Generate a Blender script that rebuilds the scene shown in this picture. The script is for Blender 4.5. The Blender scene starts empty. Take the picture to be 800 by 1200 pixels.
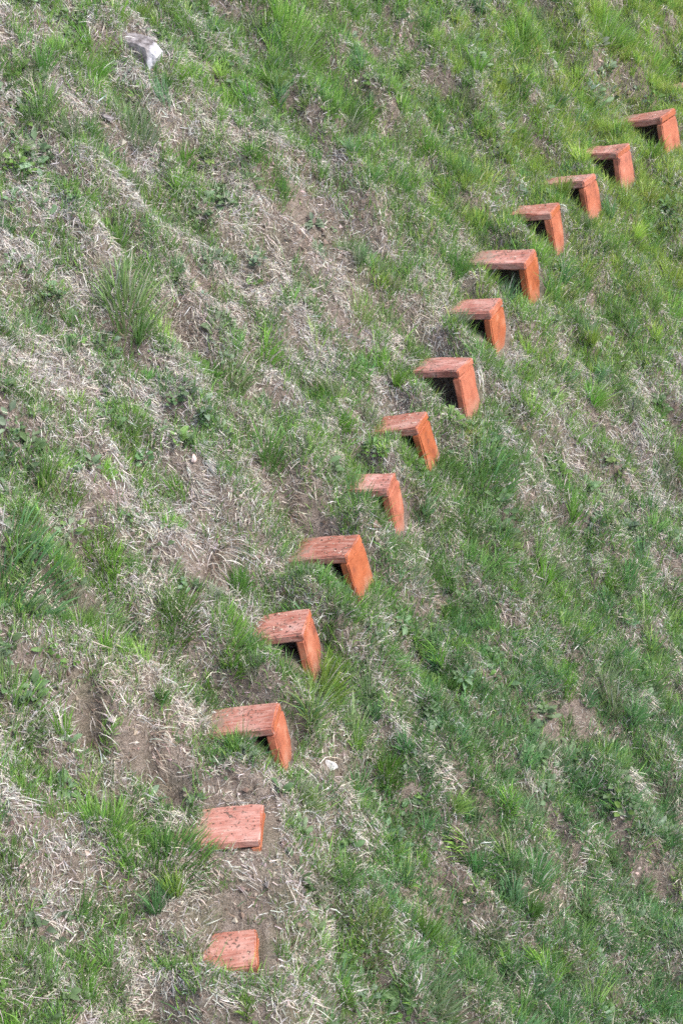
import bpy, bmesh, math, random
import numpy as np
from mathutils import Vector, Matrix

random.seed(7)
rng = np.random.default_rng(11)
C = bpy.context.scene.collection
sc = bpy.context.scene
R_ = math.radians

# ------------------------------------------------------------------ camera model (metres, camera at origin)
FPX, PITCH = 1847.0, R_(31)
Fv = np.array([0, math.cos(PITCH), -math.sin(PITCH)])
Uv = np.array([0, math.sin(PITCH), math.cos(PITCH)])
Rv = np.array([1.0, 0, 0])

def ray(u, v):
    return Fv + Rv * ((u - 400) / FPX) + Uv * ((600 - v) / FPX)

def project(p):
    d = p @ Fv
    return 400 + FPX * (p @ Rv) / d, 600 - FPX * (p @ Uv) / d

# ------------------------------------------------------------------ noise
def _hash(ix, iy, seed):
    h = (ix.astype(np.int64) * 374761393 + iy.astype(np.int64) * 668265263 + seed * 974634777) & 0xffffffff
    h = ((h ^ (h >> 13)) * 1274126177) & 0xffffffff
    h = (h ^ (h >> 16)) & 0xffffffff
    return h

def noise(x, y, seed=0):
    ix, iy = np.floor(x), np.floor(y)
    fx, fy = x - ix, y - iy
    def g(dx, dy):
        a = _hash(ix + dx, iy + dy, seed) * (2 * math.pi / 4294967296.0)
        return np.cos(a) * (fx - dx) + np.sin(a) * (fy - dy)
    sx = fx * fx * fx * (fx * (fx * 6 - 15) + 10)
    sy = fy * fy * fy * (fy * (fy * 6 - 15) + 10)
    a = g(0, 0) * (1 - sx) + g(1, 0) * sx
    b = g(0, 1) * (1 - sx) + g(1, 1) * sx
    return (a * (1 - sy) + b * sy) * 1.5

def fbm(x, y, seed=0, octv=3):
    s, a = 0, 1.0
    for k in range(octv):
        s = s + a * noise(x * 2 ** k + 17.3 * k, y * 2 ** k - 9.1 * k, seed + k)
        a *= 0.5
    return s

# ------------------------------------------------------------------ the row of steps: outer far top corner of each
PTS = [(301,1087),(308,942),(328,822),(363,713),(422,625),(464,553),(500,482),(553,418),(588,349),(628,291),(655,237),(697,202),(737,167),(790,127),(846,91)]
YAW = [-3, 0, 7, 9, 19, 14, 18, 26, 23, 23, 24, 31, 30, 33, 36]
WID = [.215,.235,.20,.215,.225,.19,.20,.205,.22,.235,.195,.20,.22,.235,.22]
TS = np.linspace(0, 1, 15)
DD = 6.7 * (11.2 / 6.7) ** (TS ** .9)
P = np.array([ray(*p) * d for p, d in zip(PTS, DD)])

# axis of the bowl (circle through the row in plan)
A = np.c_[2 * P[:, 0], 2 * P[:, 1], np.ones(15)]
sol = np.linalg.lstsq(A, (P[:, :2] ** 2).sum(1), rcond=None)[0]
CX, CY = sol[0], sol[1]
RP = math.sqrt(sol[2] + CX ** 2 + CY ** 2)
TH = np.arctan2(P[:, 1] - CY, -(P[:, 0] - CX))          # 0 = to the left of the axis, grows with distance
zfit = np.polyfit(TH, P[:, 2], 2)
t0, t1 = TH[0] - .12, TH[-1] + .2
SLOPE = .88
print('axis', CX, CY, RP, 'theta', TH[0], TH[-1])

def zpath(th):
    t = np.clip(th, t0, t1)
    d0, d1 = np.polyval(np.polyder(zfit), t0), np.polyval(np.polyder(zfit), t1)
    return np.polyval(zfit, t) + d0 * 1.6 * np.tanh((np.minimum(th, t0) - t0) / 1.6) + d1 * .8 * np.tanh((np.maximum(th, t1) - t1) / .8)

def softclip(u):
    up, dn = np.maximum(u, 0), np.minimum(u, 0)
    return 11 * np.tanh(up / 11) + (RP * .75) * np.tanh(dn / (RP * .75))

# step frames
STEP = []
for i in range(15):
    a = R_(YAW[i])
    STEP.append((P[i], np.array([math.cos(a), -math.sin(a)]), np.array([math.sin(a), math.cos(a)]), WID[i]))
# each step leans back into the bank: the tilt that gives its top edge the slope it has in the photograph
EDGE_SLOPE = [8, 4, 7, 6, 5.3, 2.5, 6, 2, 1.5, 2, 4, 7, 5, 7.5, 6]
def tilt_of(i):
    p, rt, fw, w = STEP[i]
    best = None
    for k in range(0, 260):
        a = R_(k / 10)
        q = P[i] - .3 * (math.cos(a) * np.array([rt[0], rt[1], 0]) + math.sin(a) * np.array([0, 0, 1]))
        u0, v0 = project(P[i]); u1, v1 = project(q)
        s = math.degrees(math.atan2(v1 - v0, u0 - u1))
        if best is None or abs(s - EDGE_SLOPE[i]) < best[0]: best = (abs(s - EDGE_SLOPE[i]), a)
    return best[1]
TILT = [tilt_of(i) for i in range(15)]
print('tilt', [round(math.degrees(t), 1) for t in TILT])
BURY = [.10, .08, .0, .07, -.03, .0, .0, -.02, -.02, -.05, 0, 0, 0, .02, .0]   # ground raised at the step

VIS = [.17, .28, .30, .22, .30, .20, .23, .28, .24, .35, .27, .31, .27, .35, .36]      # length of tread in view
HOLE = [0, 0, 0, .38, .05, 0, .05, .8, .35, .85, .45, .3, .7, .85, .3]                       # how open the hollow under it is

def base_T(x, y):
    dx, dy = x - CX, y - CY
    r = np.hypot(dx, dy)
    th = np.arctan2(dy, -dx)
    u = r - RP
    return zpath(th) - .26 + SLOPE * softclip(u), u, th

_res = [P[i][2] - .26 - base_T(P[i][0], P[i][1])[0] + BURY[i] for i in range(15)]

def edge(a, lo, hi, s):
    """1 inside lo..hi with soft borders s"""
    return np.clip((a - lo) / s + .5, 0, 1) * np.clip((hi - a) / s + .5, 0, 1)

CRATER = []      # (x, y, radius, depth): filled once the base ground can be hit by rays

def T(x, y, relief=True, cavity=True):
    x = np.asarray(x, float); y = np.asarray(y, float)
    z, u, th = base_T(x, y)
    wsum = 1e-3; acc = 0
    for i in range(15):
        d2 = (x - P[i][0]) ** 2 + (y - P[i][1]) ** 2
        w = np.exp(-d2 / (2 * .22 ** 2))
        acc = acc + w * _res[i]; wsum = wsum + w
    z = z + acc / np.maximum(wsum, .35)
    if relief:
        s, t = u, th * RP
        m = np.ones_like(x)
        for (p, rt, fw, w) in STEP:
            a = (x - p[0]) * rt[0] + (y - p[1]) * rt[1]; b = (x - p[0]) * fw[0] + (y - p[1]) * fw[1]
            m = m * (1 - .75 * np.exp(-((a + .15) / .3) ** 2 - ((b + .1) / .25) ** 2))
        hum = fbm(s * 2.2, t * 3.0, 3, 3)
        z = z + m * (.065 * hum + .045 * np.abs(fbm(s * 6, t * 6.5, 21, 2)) ** 1.3) + .008 * fbm(x * 22, y * 22, 40, 2)
        z = z + m * (.055 * np.tanh(3 * noise(s * 1.1, t * 2.9 + .6 * noise(s * 1.5, t, 5), 77)) + .036 * np.tanh(4 * noise(s * 2.8 + 3, t * 5.2 + .5 * noise(s * 3, t * 2, 6), 78)))
        far = np.hypot(x - 1, y - 8)
        z = z + .5 * np.clip((far - 14) / 20, 0, 1) * fbm(x * .12, y * .12, 90, 3)
        for (cx, cy, cr, cd) in CRATER:
            z = z - cd * np.exp(-((x - cx) ** 2 + (y - cy) ** 2) / (cr * cr))
    if cavity:
        for i, (p, rt, fw, w) in enumerate(STEP):
            a = (x - p[0]) * rt[0] + (y - p[1]) * rt[1]; b = (x - p[0]) * fw[0] + (y - p[1]) * fw[1]
            near = (np.abs(a) < 1) & (np.abs(b) < 1)
            if not near.any():
                continue
            # bank as it runs from the foot of the riser up to the tread, then over its buried end
            line = p[2] - .235 - np.clip(-a, -.3, .5) * -((.235 - .045 - VIS[i] * math.tan(TILT[i])) / VIS[i])
            kb = edge(a, -.50, .20, .18) * edge(b, -w - .16, .10, .14)
            line = line + .6 * np.maximum(0, -a - VIS[i])
            if i > 1:
                z = z * (1 - kb) + kb * (line + .25 * (z - line))
                side = p[2] - .19 + HOLE[i] * -.05 + np.clip(-a, -.2, .5) * (.15 + .05 * HOLE[i]) / (VIS[i] * (.55 + .25 * HOLE[i]))
                side = np.minimum(side, p[2] - .035 + np.minimum(a, 0) * math.tan(TILT[i]))
                ks = edge(a, -.45, .10, .12) * edge(b, -w - .20, -w * .55 if HOLE[i] < .5 else -w - .01, .05)
                z = np.where(ks > 0, np.maximum(z, z * (1 - ks) + ks * side), z)
            # earth banked against the far side, so that no light comes through from behind
            if i > 1:
                back = p[2] - .05 + np.minimum(a, 0) * math.tan(TILT[i]) - 2.2 * np.maximum(0, a + .01)
                kf = edge(a, -.50, .06, .06) * edge(b, -.035, .16, .07)
                z = np.where(kf > 0, np.maximum(z, z * (1 - kf) + kf * back), z)
            # hollow under the outer half of the tread
            if HOLE[i] > 0:
                k = edge(a, -.11 - .13 * HOLE[i], -.03, .035) * edge(b, -w - .03 - .05 * HOLE[i], -.035, .04)
                z = z * (1 - k) + k * np.minimum(z, p[2] - .09 - .19 * HOLE[i])
            # soil stays under the tread over the length that is seen
            k3 = edge(a, -VIS[i], .03, .04) * edge(b, -w - .012, .012, .025)
            z = np.where(k3 > 0, z * (1 - k3) + k3 * np.minimum(z, p[2] - .047 + np.minimum(a, 0) * math.tan(TILT[i])), z)
            if i < 2:
                # washed down soil heaped against the two lowest steps
                top = p[2] + (-.03 if i == 0 else -.065) + .15 * np.clip(-a, -1, 1) + .7 * np.clip(-a - VIS[i] + .02, 0, .3) - .55 * np.maximum(0, a - .08) - .5 * np.maximum(0, -b - w - .1)
                kk = edge(a, -.32, .22, .20) * edge(b, -w - .22, .12, .14)
                top = np.where(edge(a, -.5, .02, .02) * edge(b, -w - .01, .01, .02) > .5, np.minimum(top, p[2] - .055 + a * math.tan(TILT[i])), top)
                z = np.where(kk > 0, np.maximum(z, z * (1 - kk) + kk * top), z)
    return z

def hit(u, v, relief=False):
    d = ray(u, v)
    lo, hi = 3.0, 40.0
    ts = np.linspace(lo, hi, 1500)
    q = d[None] * ts[:, None]
    f = q[:, 2] - T(q[:, 0], q[:, 1], relief, False)
    k = np.argmax(f < 0)
    a = ts[k - 1] + (ts[k] - ts[k - 1]) * f[k - 1] / (f[k - 1] - f[k])
    return d * a

for (u, v, r, dp) in [(108,838,.07,.24),(185,885,.11,.18),(258,676,.08,.15),(205,912,.10,.06),(665,860,.12,.06),(515,1035,.12,.06),(355,262,.14,.06),(300,1012,.12,.04)]:
    q = hit(u, v); CRATER.append((q[0], q[1], r, dp))

# ------------------------------------------------------------------ helpers
def tag(o, label=None, cat=None, group=None, kind=None):
    if label: o['label'] = label
    if cat: o['category'] = cat
    if group: o['group'] = group
    if kind: o['kind'] = kind
    return o

def mesh_np(name, co, tris, mat, col=None, parent=None, smooth=True):
    me = bpy.data.meshes.new(name)
    n, m = len(co), len(tris)
    me.vertices.add(n); me.vertices.foreach_set('co', np.ascontiguousarray(co, np.float32).ravel())
    k = tris.shape[1]
    me.loops.add(m * k); me.loops.foreach_set('vertex_index', np.ascontiguousarray(tris, np.int32).ravel())
    me.polygons.add(m); me.polygons.foreach_set('loop_start', np.arange(0, m * k, k, dtype=np.int32))
    if col is not None:
        at = me.color_attributes.new('tint', 'FLOAT_COLOR', 'POINT')
        c4 = np.ones((n, 4), np.float32); c4[:, :3] = col
        at.data.foreach_set('color', c4.ravel())
    me.update(calc_edges=True)
    me.polygons.foreach_set('use_smooth', np.full(m, smooth))
    me.materials.append(mat)
    o = bpy.data.objects.new(name, me); C.objects.link(o)
    if parent: o.parent = parent
    return o

def mat_new(name):
    m = bpy.data.materials.new(name); m.use_nodes = True
    nt = m.node_tree; nt.nodes.clear()
    return m, nt

class N:
    def __init__(s, nt): s.nt = nt
    def __call__(s, t, **kw):
        n = s.nt.nodes.new(t)
        for k, v in kw.items():
            if k == 'inp':
                for a, b in v.items():
                    if isinstance(b, bpy.types.NodeSocket): s.nt.links.new(b, n.inputs[a])
                    else: n.inputs[a].default_value = b
            else: setattr(n, k, v)
        return n
    def ramp(s, fac, stops):
        n = s.nt.nodes.new('ShaderNodeValToRGB'); s.nt.links.new(fac, n.inputs[0])
        e = n.color_ramp.elements
        while len(e) < len(stops): e.new(.5)
        for el, (p, c) in zip(e, stops):
            el.position = p; el.color = (*c, 1) if len(c) == 3 else c
        return n.outputs[0]
    def mix(s, fac, a, b, mode='MIX'):
        n = s.nt.nodes.new('ShaderNodeMix'); n.data_type = 'RGBA'; n.blend_type = mode
        for sock, v in ((n.inputs[0], fac), (n.inputs[6], a), (n.inputs[7], b)):
            if isinstance(v, bpy.types.NodeSocket): s.nt.links.new(v, sock)
            else: sock.default_value = (*v, 1) if isinstance(v, tuple) else v
        return n.outputs[2]
    def math(s, op, a, b=0.0):
        n = s.nt.nodes.new('ShaderNodeMath'); n.operation = op
        for sock, v in ((n.inputs[0], a), (n.inputs[1], b)):
            if isinstance(v, bpy.types.NodeSocket): s.nt.links.new(v, sock)
            else: sock.default_value = v
        return n.outputs[0]

def blade_mat(name, transl=.3, gloss=.25):
    m, nt = mat_new(name); n = N(nt)
    c = n('ShaderNodeVertexColor', layer_name='tint').outputs[0]
    p = n('ShaderNodeBsdfPrincipled', inp={'Base Color': c, 'Roughness': .55, 'Specular IOR Level': gloss})
    t = n('ShaderNodeBsdfTranslucent', inp={'Color': c})
    x = n('ShaderNodeMixShader', inp={0: transl, 1: p.outputs[0], 2: t.outputs[0]})
    o = n('ShaderNodeOutputMaterial'); nt.links.new(x.outputs[0], o.inputs[0])
    return m

M_GRASS = blade_mat('grass_blade', .35, .3)
M_DEAD = blade_mat('dry_grass', .2, .15)
M_LEAF = blade_mat('weed_leaf', .25, .35)

# ground: brown soil with matted dead fibre, crumbs and moss
def soil_mat():
    m, nt = mat_new('soil'); n = N(nt)
    co = n('ShaderNodeTexCoord').outputs['Object']
    big = n('ShaderNodeTexNoise', inp={'Vector': co, 'Scale': 2.3, 'Detail': 5.0}).outputs[0]
    mid = n('ShaderNodeTexNoise', inp={'Vector': co, 'Scale': 21.0, 'Detail': 6.0, 'Roughness': .65}).outputs[0]
    fine = n('ShaderNodeTexNoise', inp={'Vector': co, 'Scale': 140.0, 'Detail': 5.0, 'Roughness': .7}).outputs[0]
    vor = n('ShaderNodeTexVoronoi', inp={'Vector': co, 'Scale': 75.0})
    c1 = n.ramp(mid, [(.3, (.038, .027, .021)), (.5, (.10, .074, .059)), (.66, (.22, .18, .155))])
    c2 = n.ramp(fine, [(.3, (.06, .047, .036)), (.52, (.19, .155, .125)), (.7, (.40, .35, .30))])
    c = n.mix(.55, c1, c2)
    moss = n.ramp(big, [(.52, (0, 0, 0)), (.66, (1, 1, 1))])
    c = n.mix(n.math('MULTIPLY', moss, .35), c, (.055, .075, .028))
    # pale crumbs
    cr = n.ramp(vor.outputs['Distance'], [(.12, (1, 1, 1)), (.22, (0, 0, 0))])
    sel = n.ramp(n('ShaderNodeSeparateColor', inp={0: vor.outputs['Color']}).outputs[0], [(.70, (0, 0, 0)), (.74, (1, 1, 1))])
    c = n.mix(n.math('MULTIPLY', n.math('MULTIPLY', cr, sel), .8), c, (.42, .34, .29))
    h = n.math('ADD', n.math('MULTIPLY', mid, 1.0), n.math('MULTIPLY', fine, .35))
    b = n('ShaderNodeBump', inp={'Height': h, 'Strength': .9, 'Distance': .03})
    p = n('ShaderNodeBsdfPrincipled', inp={'Base Color': c, 'Roughness': .95, 'Specular IOR Level': .1, 'Normal': b.outputs[0]})
    o = n('ShaderNodeOutputMaterial'); nt.links.new(p.outputs[0], o.inputs[0])
    return m
M_SOIL = soil_mat()

# painted board: orange paint, weathered pink and chalky on the tread, bare and dirty in patches
def paint_mat(name, tread, faded=0.0):
    m, nt = mat_new(name); n = N(nt)
    tc = n('ShaderNodeTexCoord'); co = tc.outputs['Object']
    rnd = n('ShaderNodeObjectInfo').outputs['Random']
    off = n('ShaderNodeVectorMath', operation='ADD', inp={0: co})
    cmb = n('ShaderNodeCombineXYZ', inp={0: n.math('MULTIPLY', rnd, 31.0), 1: n.math('MULTIPLY', rnd, 17.0), 2: n.math('MULTIPLY', rnd, 23.0)})
    nt.links.new(cmb.outputs[0], off.inputs[1]); v = off.outputs[0]
    mp = n('ShaderNodeMapping', inp={'Vector': v, 'Scale': (4.0, 28.0, 28.0) if tread else (28.0, 5.0, 28.0)}).outputs[0]
    grain = n('ShaderNodeTexNoise', inp={'Vector': mp, 'Scale': 3.0, 'Detail': 6.0, 'Roughness': .6}).outputs[0]
    blot = n('ShaderNodeTexNoise', inp={'Vector': v, 'Scale': 9.0, 'Detail': 5.0, 'Roughness': .6}).outputs[0]
    spk = n('ShaderNodeTexNoise', inp={'Vector': v, 'Scale': 62.0, 'Detail': 3.0, 'Roughness': .55}).outputs[0]
    fine = n('ShaderNodeTexNoise', inp={'Vector': v, 'Scale': 190.0, 'Detail': 3.0, 'Roughness': .7}).outputs[0]
    big = n('ShaderNodeTexNoise', inp={'Vector': v, 'Scale': 6.0, 'Detail': 2.0}).outputs[0]
    if tread:
        c = n.ramp(blot, [(.30, (.16, .052, .038)), (.46, (.26, .090, .064)), (.58, (.315, .135, .105)), (.70, (.38, .22, .185))])
        c = n.mix(n.ramp(grain, [(.45, (0, 0, 0)), (.72, (.65, .65, .65))]), c, (.45, .29, .24))
    else:
        c = n.ramp(blot, [(.30, (.15, .046, .027)), (.42, (.26, .074, .036)), (.55, (.315, .094, .046)), (.70, (.37, .16, .095))])
        c = n.mix(n.ramp(grain, [(.5, (0, 0, 0)), (.8, (.4, .4, .4))]), c, (.34, .075, .03))
    if faded: c = n.mix(faded, c, (.47, .275, .235))
    # dirt grains and flakes lying in the paint
    d = n.ramp(n.math('ADD', spk, n.math('MULTIPLY', n.math('SUBTRACT', big, .5), .5)), [(.625, (0, 0, 0)), (.68, (.9, .9, .9))]) if tread else n.ramp(spk, [(.69, (0, 0, 0)), (.74, (.8, .8, .8))])
    c = n.mix(d, c, (.09, .055, .042))
    f = n.ramp(fine, [(.66, (0, 0, 0)), (.74, (.7, .7, .7))])
    c = n.mix(f, c, (.55, .36, .28))
    # soil washed onto the end that runs into the bank / against the ground
    sx = n('ShaderNodeSeparateXYZ', inp={0: co})
    if tread:
        k = n.math('ADD', n.math('MULTIPLY', sx.outputs[0], -3.2), n.math('MULTIPLY', blot, 1.1))
        k = n.math('ADD', k, n.math('MULTIPLY', spk, .9))
        k = n.ramp(n.math('MULTIPLY', k, .5), [(.90, (0, 0, 0)), (.94, (.8, .8, .8))])
    else:
        k = n.math('ADD', n.math('MULTIPLY', sx.outputs[2], -3.0), n.math('MULTIPLY', blot, .9))
        k = n.ramp(n.math('MULTIPLY', k, .6), [(.60, (0, 0, 0)), (.92, (.75, .75, .75))])
    c = n.mix(k, c, (.20, .145, .11))
    hs = n('ShaderNodeHueSaturation', inp={'Hue': n.math('ADD', n.math('MULTIPLY', rnd, .006), .498), 'Saturation': n.math('ADD', n.math('MULTIPLY', rnd, .16), .90), 'Value': n.math('ADD', n.math('MULTIPLY', rnd, -.18), 1.08), 'Color': c})
    c = hs.outputs[0]
    h = n.math('ADD', n.math('MULTIPLY', grain, .6), n.math('MULTIPLY', spk, .5))
    b = n('ShaderNodeBump', inp={'Height': h, 'Strength': .5, 'Distance': .006})
    p = n('ShaderNodeBsdfPrincipled', inp={'Base Color': c, 'Roughness': .62, 'Specular IOR Level': .3, 'Normal': b.outputs[0]})
    o = n('ShaderNodeOutputMaterial'); nt.links.new(p.outputs[0], o.inputs[0])
    return m
M_FADED = paint_mat('faded_dusty_paint', True, .14)
M_TREAD, M_RISER = paint_mat('weathered_orange_paint', True), paint_mat('orange_paint', False)

def stone_mat(name, lo, hi, end=None):
    m, nt = mat_new(name); n = N(nt)
    co = n('ShaderNodeTexCoord').outputs['Object']
    a = n('ShaderNodeTexNoise', inp={'Vector': co, 'Scale': 22.0, 'Detail': 7.0, 'Roughness': .65}).outputs[0]
    c = n.ramp(a, [(.35, lo), (.62, hi)])
    if end:
        k = n.math('ADD', n('ShaderNodeSeparateXYZ', inp={0: co}).outputs[0], n.math('MULTIPLY', a, .06))
        c = n.mix(n.ramp(k, [(.10, (0, 0, 0)), (.125, (1, 1, 1))]), c, end)
    b = n('ShaderNodeBump', inp={'Height': a, 'Strength': .7, 'Distance': .01})
    p = n('ShaderNodeBsdfPrincipled', inp={'Base Color': c, 'Roughness': .85, 'Normal': b.outputs[0]})
    o = n('ShaderNodeOutputMaterial'); nt.links.new(p.outputs[0], o.inputs[0])
    return m
M_ROCK = stone_mat('grey_rock', (.05, .04, .037), (.21, .19, .19), (.36, .355, .375))
M_WHITE = stone_mat('pale_stone', (.45, .42, .40), (.72, .70, .68))
M_PINK = stone_mat('pink_stone', (.40, .28, .24), (.62, .48, .43))

# ------------------------------------------------------------------ terrain sheet
def axis(lo, hi, step, far0, far1):
    mid = np.arange(lo, hi, step)
    def grow(start, end, sgn):
        out, d, p = [], step, start
        while sgn * (end - p) > 0:
            d *= 1.16; p = p + sgn * d; out.append(p)
        return out
    return np.array(grow(lo, far0, -1)[::-1] + list(mid) + grow(mid[-1], far1, 1))
xs = axis(-3.2, 4.2, .021, -70, 70); ys = axis(3.6, 13.2, .024, -60, 80)
X, Y = np.meshgrid(xs, ys, indexing='ij')
Z = T(X.ravel(), Y.ravel())
co = np.c_[X.ravel(), Y.ravel(), Z]
nx, ny = X.shape
I = np.arange(nx * ny).reshape(nx, ny)
quads = np.stack([I[:-1, :-1], I[1:, :-1], I[1:, 1:], I[:-1, 1:]], -1).reshape(-1, 4)
ZG = Z.reshape(nx, ny)
GX, GY = np.gradient(ZG, xs, ys)

def _bil(G, x, y):
    i = np.clip(np.searchsorted(xs, x) - 1, 0, nx - 2); j = np.clip(np.searchsorted(ys, y) - 1, 0, ny - 2)
    a = (x - xs[i]) / (xs[i + 1] - xs[i]); b = (y - ys[j]) / (ys[j + 1] - ys[j])
    return G[i, j] * (1 - a) * (1 - b) + G[i + 1, j] * a * (1 - b) + G[i, j + 1] * (1 - a) * b + G[i + 1, j + 1] * a * b

def GT(x, y):
    return _bil(ZG, np.asarray(x, float), np.asarray(y, float))

def normal(x, y):
    gx, gy = np.clip(_bil(GX, x, y), -2, 2), np.clip(_bil(GY, x, y), -2, 2)
    nn = np.stack([-gx, -gy, np.ones_like(gx)], 1)
    return nn / np.linalg.norm(nn, axis=1, keepdims=True)

ground = mesh_np('ground', co, quads, M_SOIL)
tag(ground, 'steep brown earth bank curving round under the grass', 'ground', kind='structure')

# ------------------------------------------------------------------ scatter maps (rows of the bank from far to near)
GREEN = np.array([
 [.32,.28,.46,.74,.72,.54,.80,.94],
 [.24,.34,.34,.50,.60,.66,.82,.94],
 [.20,.26,.28,.22,.48,.62,.70,.88],
 [.14,.34,.20,.16,.34,.50,.64,.74],
 [.18,.24,.36,.42,.38,.34,.42,.38],
 [.36,.26,.32,.38,.58,.60,.46,.30],
 [.54,.34,.30,.42,.68,.78,.60,.42],
 [.46,.40,.50,.60,.66,.82,.78,.62],
 [.28,.18,.48,.50,.70,.84,.68,.70],
 [.42,.54,.32,.42,.74,.84,.80,.78],
 [.34,.32,.22,.44,.78,.64,.78,.80],
 [.54,.38,.42,.58,.86,.82,.82,.82]])
BARE = [(360,270,55,60,.9),(400,350,40,50,.5),(180,880,60,45,.9),(110,835,30,40,.8),(255,665,45,40,.7),(300,1010,55,45,1.),(285,1085,70,45,1.),(330,1105,45,35,.8),
        (235,1000,30,25,.6),(220,690,40,30,.5),(665,855,60,40,.8),(515,1040,60,40,.8),(560,800,35,25,.6),(120,570,25,35,.6),(230,370,40,40,.4),
        (700,380,30,35,.5),(360,600,40,30,.5),(590,330,40,25,.4),(545,960,40,30,.5),(640,1010,40,30,.5),(700,560,60,40,.4),(290,930,50,25,.6),
        (40,960,50,25,.5),(130,1050,70,25,.5),(560,240,45,25,.5),(60,720,40,25,.5),(385,900,50,30,.5),(455,470,40,30,.4),(760,1020,40,25,.5),(480,380,40,40,.4)]

def gmap(u, v):
    a = np.clip(v / 100 - .5, 0, 10.999); b = np.clip(u / 100 - .5, 0, 6.999)
    i, j = a.astype(int), b.astype(int); fa, fb = a - i, b - j
    return (GREEN[i, j] * (1 - fa) * (1 - fb) + GREEN[i + 1, j] * fa * (1 - fb) + GREEN[i, j + 1] * (1 - fa) * fb + GREEN[i + 1, j + 1] * fa * fb)

def bmap(u, v):
    s = np.zeros_like(u)
    for (a, b, ra, rb, k) in BARE:
        s = np.maximum(s, k * np.exp(-((u - a) / ra) ** 2 - ((v - b) / rb) ** 2))
    return s

def steep(x, y):
    """1 on small eroded faces where the bank breaks away, 0 elsewhere"""
    k = np.clip((np.hypot(_bil(GX, x, y), _bil(GY, x, y)) - 1.38) / .55, 0, 1)
    for (p, rt, fw, w) in STEP:
        k = k * (1 - .85 * np.exp(-((x - p[0]) ** 2 + (y - p[1]) ** 2) / .10))
    return k

def in_hole(x, y):
    m = np.zeros(len(x), bool)
    for (cx, cy, cr, cd) in CRATER[:4]:
        m |= np.hypot(x - cx, y - cy) < cr * .75
    return m

STONE_SPOT = []
for (su, sv, sr) in [(162, 69, .07), (176, 71, .06), (168, 82, .05), (388, 910, .06), (254, 826, .045), (229, 560, .035)]:
    sq = hit(su, sv); STONE_SPOT.append((sq[0], sq[1], sr))

def on_step(x, y, mu=0.0):
    """covered by a tread (or standing in the riser)"""
    m = np.zeros(len(x), bool)
    for (cx, cy, cr) in STONE_SPOT:          # nothing grows through a stone or leans over its downhill side
        m |= np.hypot(x - cx, y - cy) < cr
    for i, (p, rt, fw, w) in enumerate(STEP):
        a = (x - p[0]) * rt[0] + (y - p[1]) * rt[1]; b = (x - p[0]) * fw[0] + (y - p[1]) * fw[1]
        L = VIS[i] - .035
        if HOLE[i] > .3:      # nothing grows in the hollow or right before it
            m |= (a > -.08 - .14 * HOLE[i]) & (a < 0) & (b > -w - .09) & (b < 0)
        m |= (a > -L - mu) & (a < .075 + mu) & (b > -w - .015 - mu) & (b < .02 + mu)
    return m

def keep_prob(u, v):
    """share of the plants that is built: all where the bank is seen close, thinning out far outside"""
    d = np.maximum(np.maximum(-u, u - 800), np.maximum(-v, v - 1200))
    return np.clip(1 - (d - 60) / 230, .32, 1)

def scatter(dens, margin=0):
    """random ground points, dens per square metre in plan, sparser far from the row of steps"""
    x0, x1, y0, y1 = -4.2, 5.6, 2.8, 14.6
    n = int(dens * (x1 - x0) * (y1 - y0))
    x = rng.uniform(x0, x1, n); y = rng.uniform(y0, y1, n)
    u, v = project(np.c_[x, y, GT(x, y)])
    k = rng.random(n) < keep_prob(u, v)
    m = int(dens * .07 * 22 * 24)
    xo = rng.uniform(-10, 12, m); yo = rng.uniform(.5, 24.5, m)
    ko = ~((xo > x0) & (xo < x1) & (yo > y0) & (yo < y1))
    xo, yo = xo[ko], yo[ko]
    x = np.concatenate([x[k], xo]); y = np.concatenate([y[k], yo])
    u, v = project(np.c_[x, y, GT(x, y)])
    bad = y < 1.5
    u = np.where(bad, 5000, u); v = np.where(bad, 5000, v)
    return x, y, u, v

def stout(u, v):
    """blades stand wider where fewer are built"""
    d = np.maximum(np.maximum(-u, u - 800), np.maximum(-v, v - 1200))
    return 1 / np.clip(1 - (d - 60) / 300, .38, 1)

def st(x, y):
    r = np.hypot(x - CX, y - CY)
    return r - RP, np.arctan2(y - CY, -(x - CX)) * RP

def unit(v): return v / np.maximum(np.linalg.norm(v, axis=1, keepdims=True), 1e-9)

def blades(base, d0, d1, length, width, seg=3):
    """curved tapering blades: start direction d0, end direction d1"""
    n = len(base)
    side = np.cross(d0, d1 + rng.normal(0, .35, (n, 3))); side = unit(side + rng.normal(0, .25, (n, 3)))
    rows = []; p = base.copy(); h = (length / seg)[:, None]
    for k in range(seg + 1):
        t = k / seg
        w = width * (1 - t ** 1.6) * (.75 + .5 * min(t * 3, 1) * .5)
        if k < seg:
            rows.append(p - side * w[:, None] * .5); rows.append(p + side * w[:, None] * .5)
        else:
            rows.append(p)
        d = unit(d0 * (1 - (t + .5 / seg)) + d1 * (t + .5 / seg))
        p = p + d * h
    V = np.stack(rows, 1)
    nv = V.shape[1]
    tr = []
    for k in range(seg - 1):
        a = 2 * k
        tr += [(a, a + 1, a + 3), (a, a + 3, a + 2)]
    a = 2 * (seg - 1); tr.append((a, a + 1, a + 2))
    tr = np.array(tr)
    F = (np.arange(n) * nv)[:, None, None] + tr[None]
    return V.reshape(-1, 3), F.reshape(-1, 3), nv

UP = np.array([0, 0, 1.0])
def downhill(x, y):
    d = np.c_[CX - x, CY - y]; d = d / np.linalg.norm(d, axis=1, keepdims=True)
    v = np.c_[d, np.full(len(x), -SLOPE)]
    return unit(v)

def rand_tan(nrm):
    v = rng.normal(0, 1, nrm.shape); v -= (v * nrm).sum(1, keepdims=True) * nrm
    return unit(v)

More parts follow.
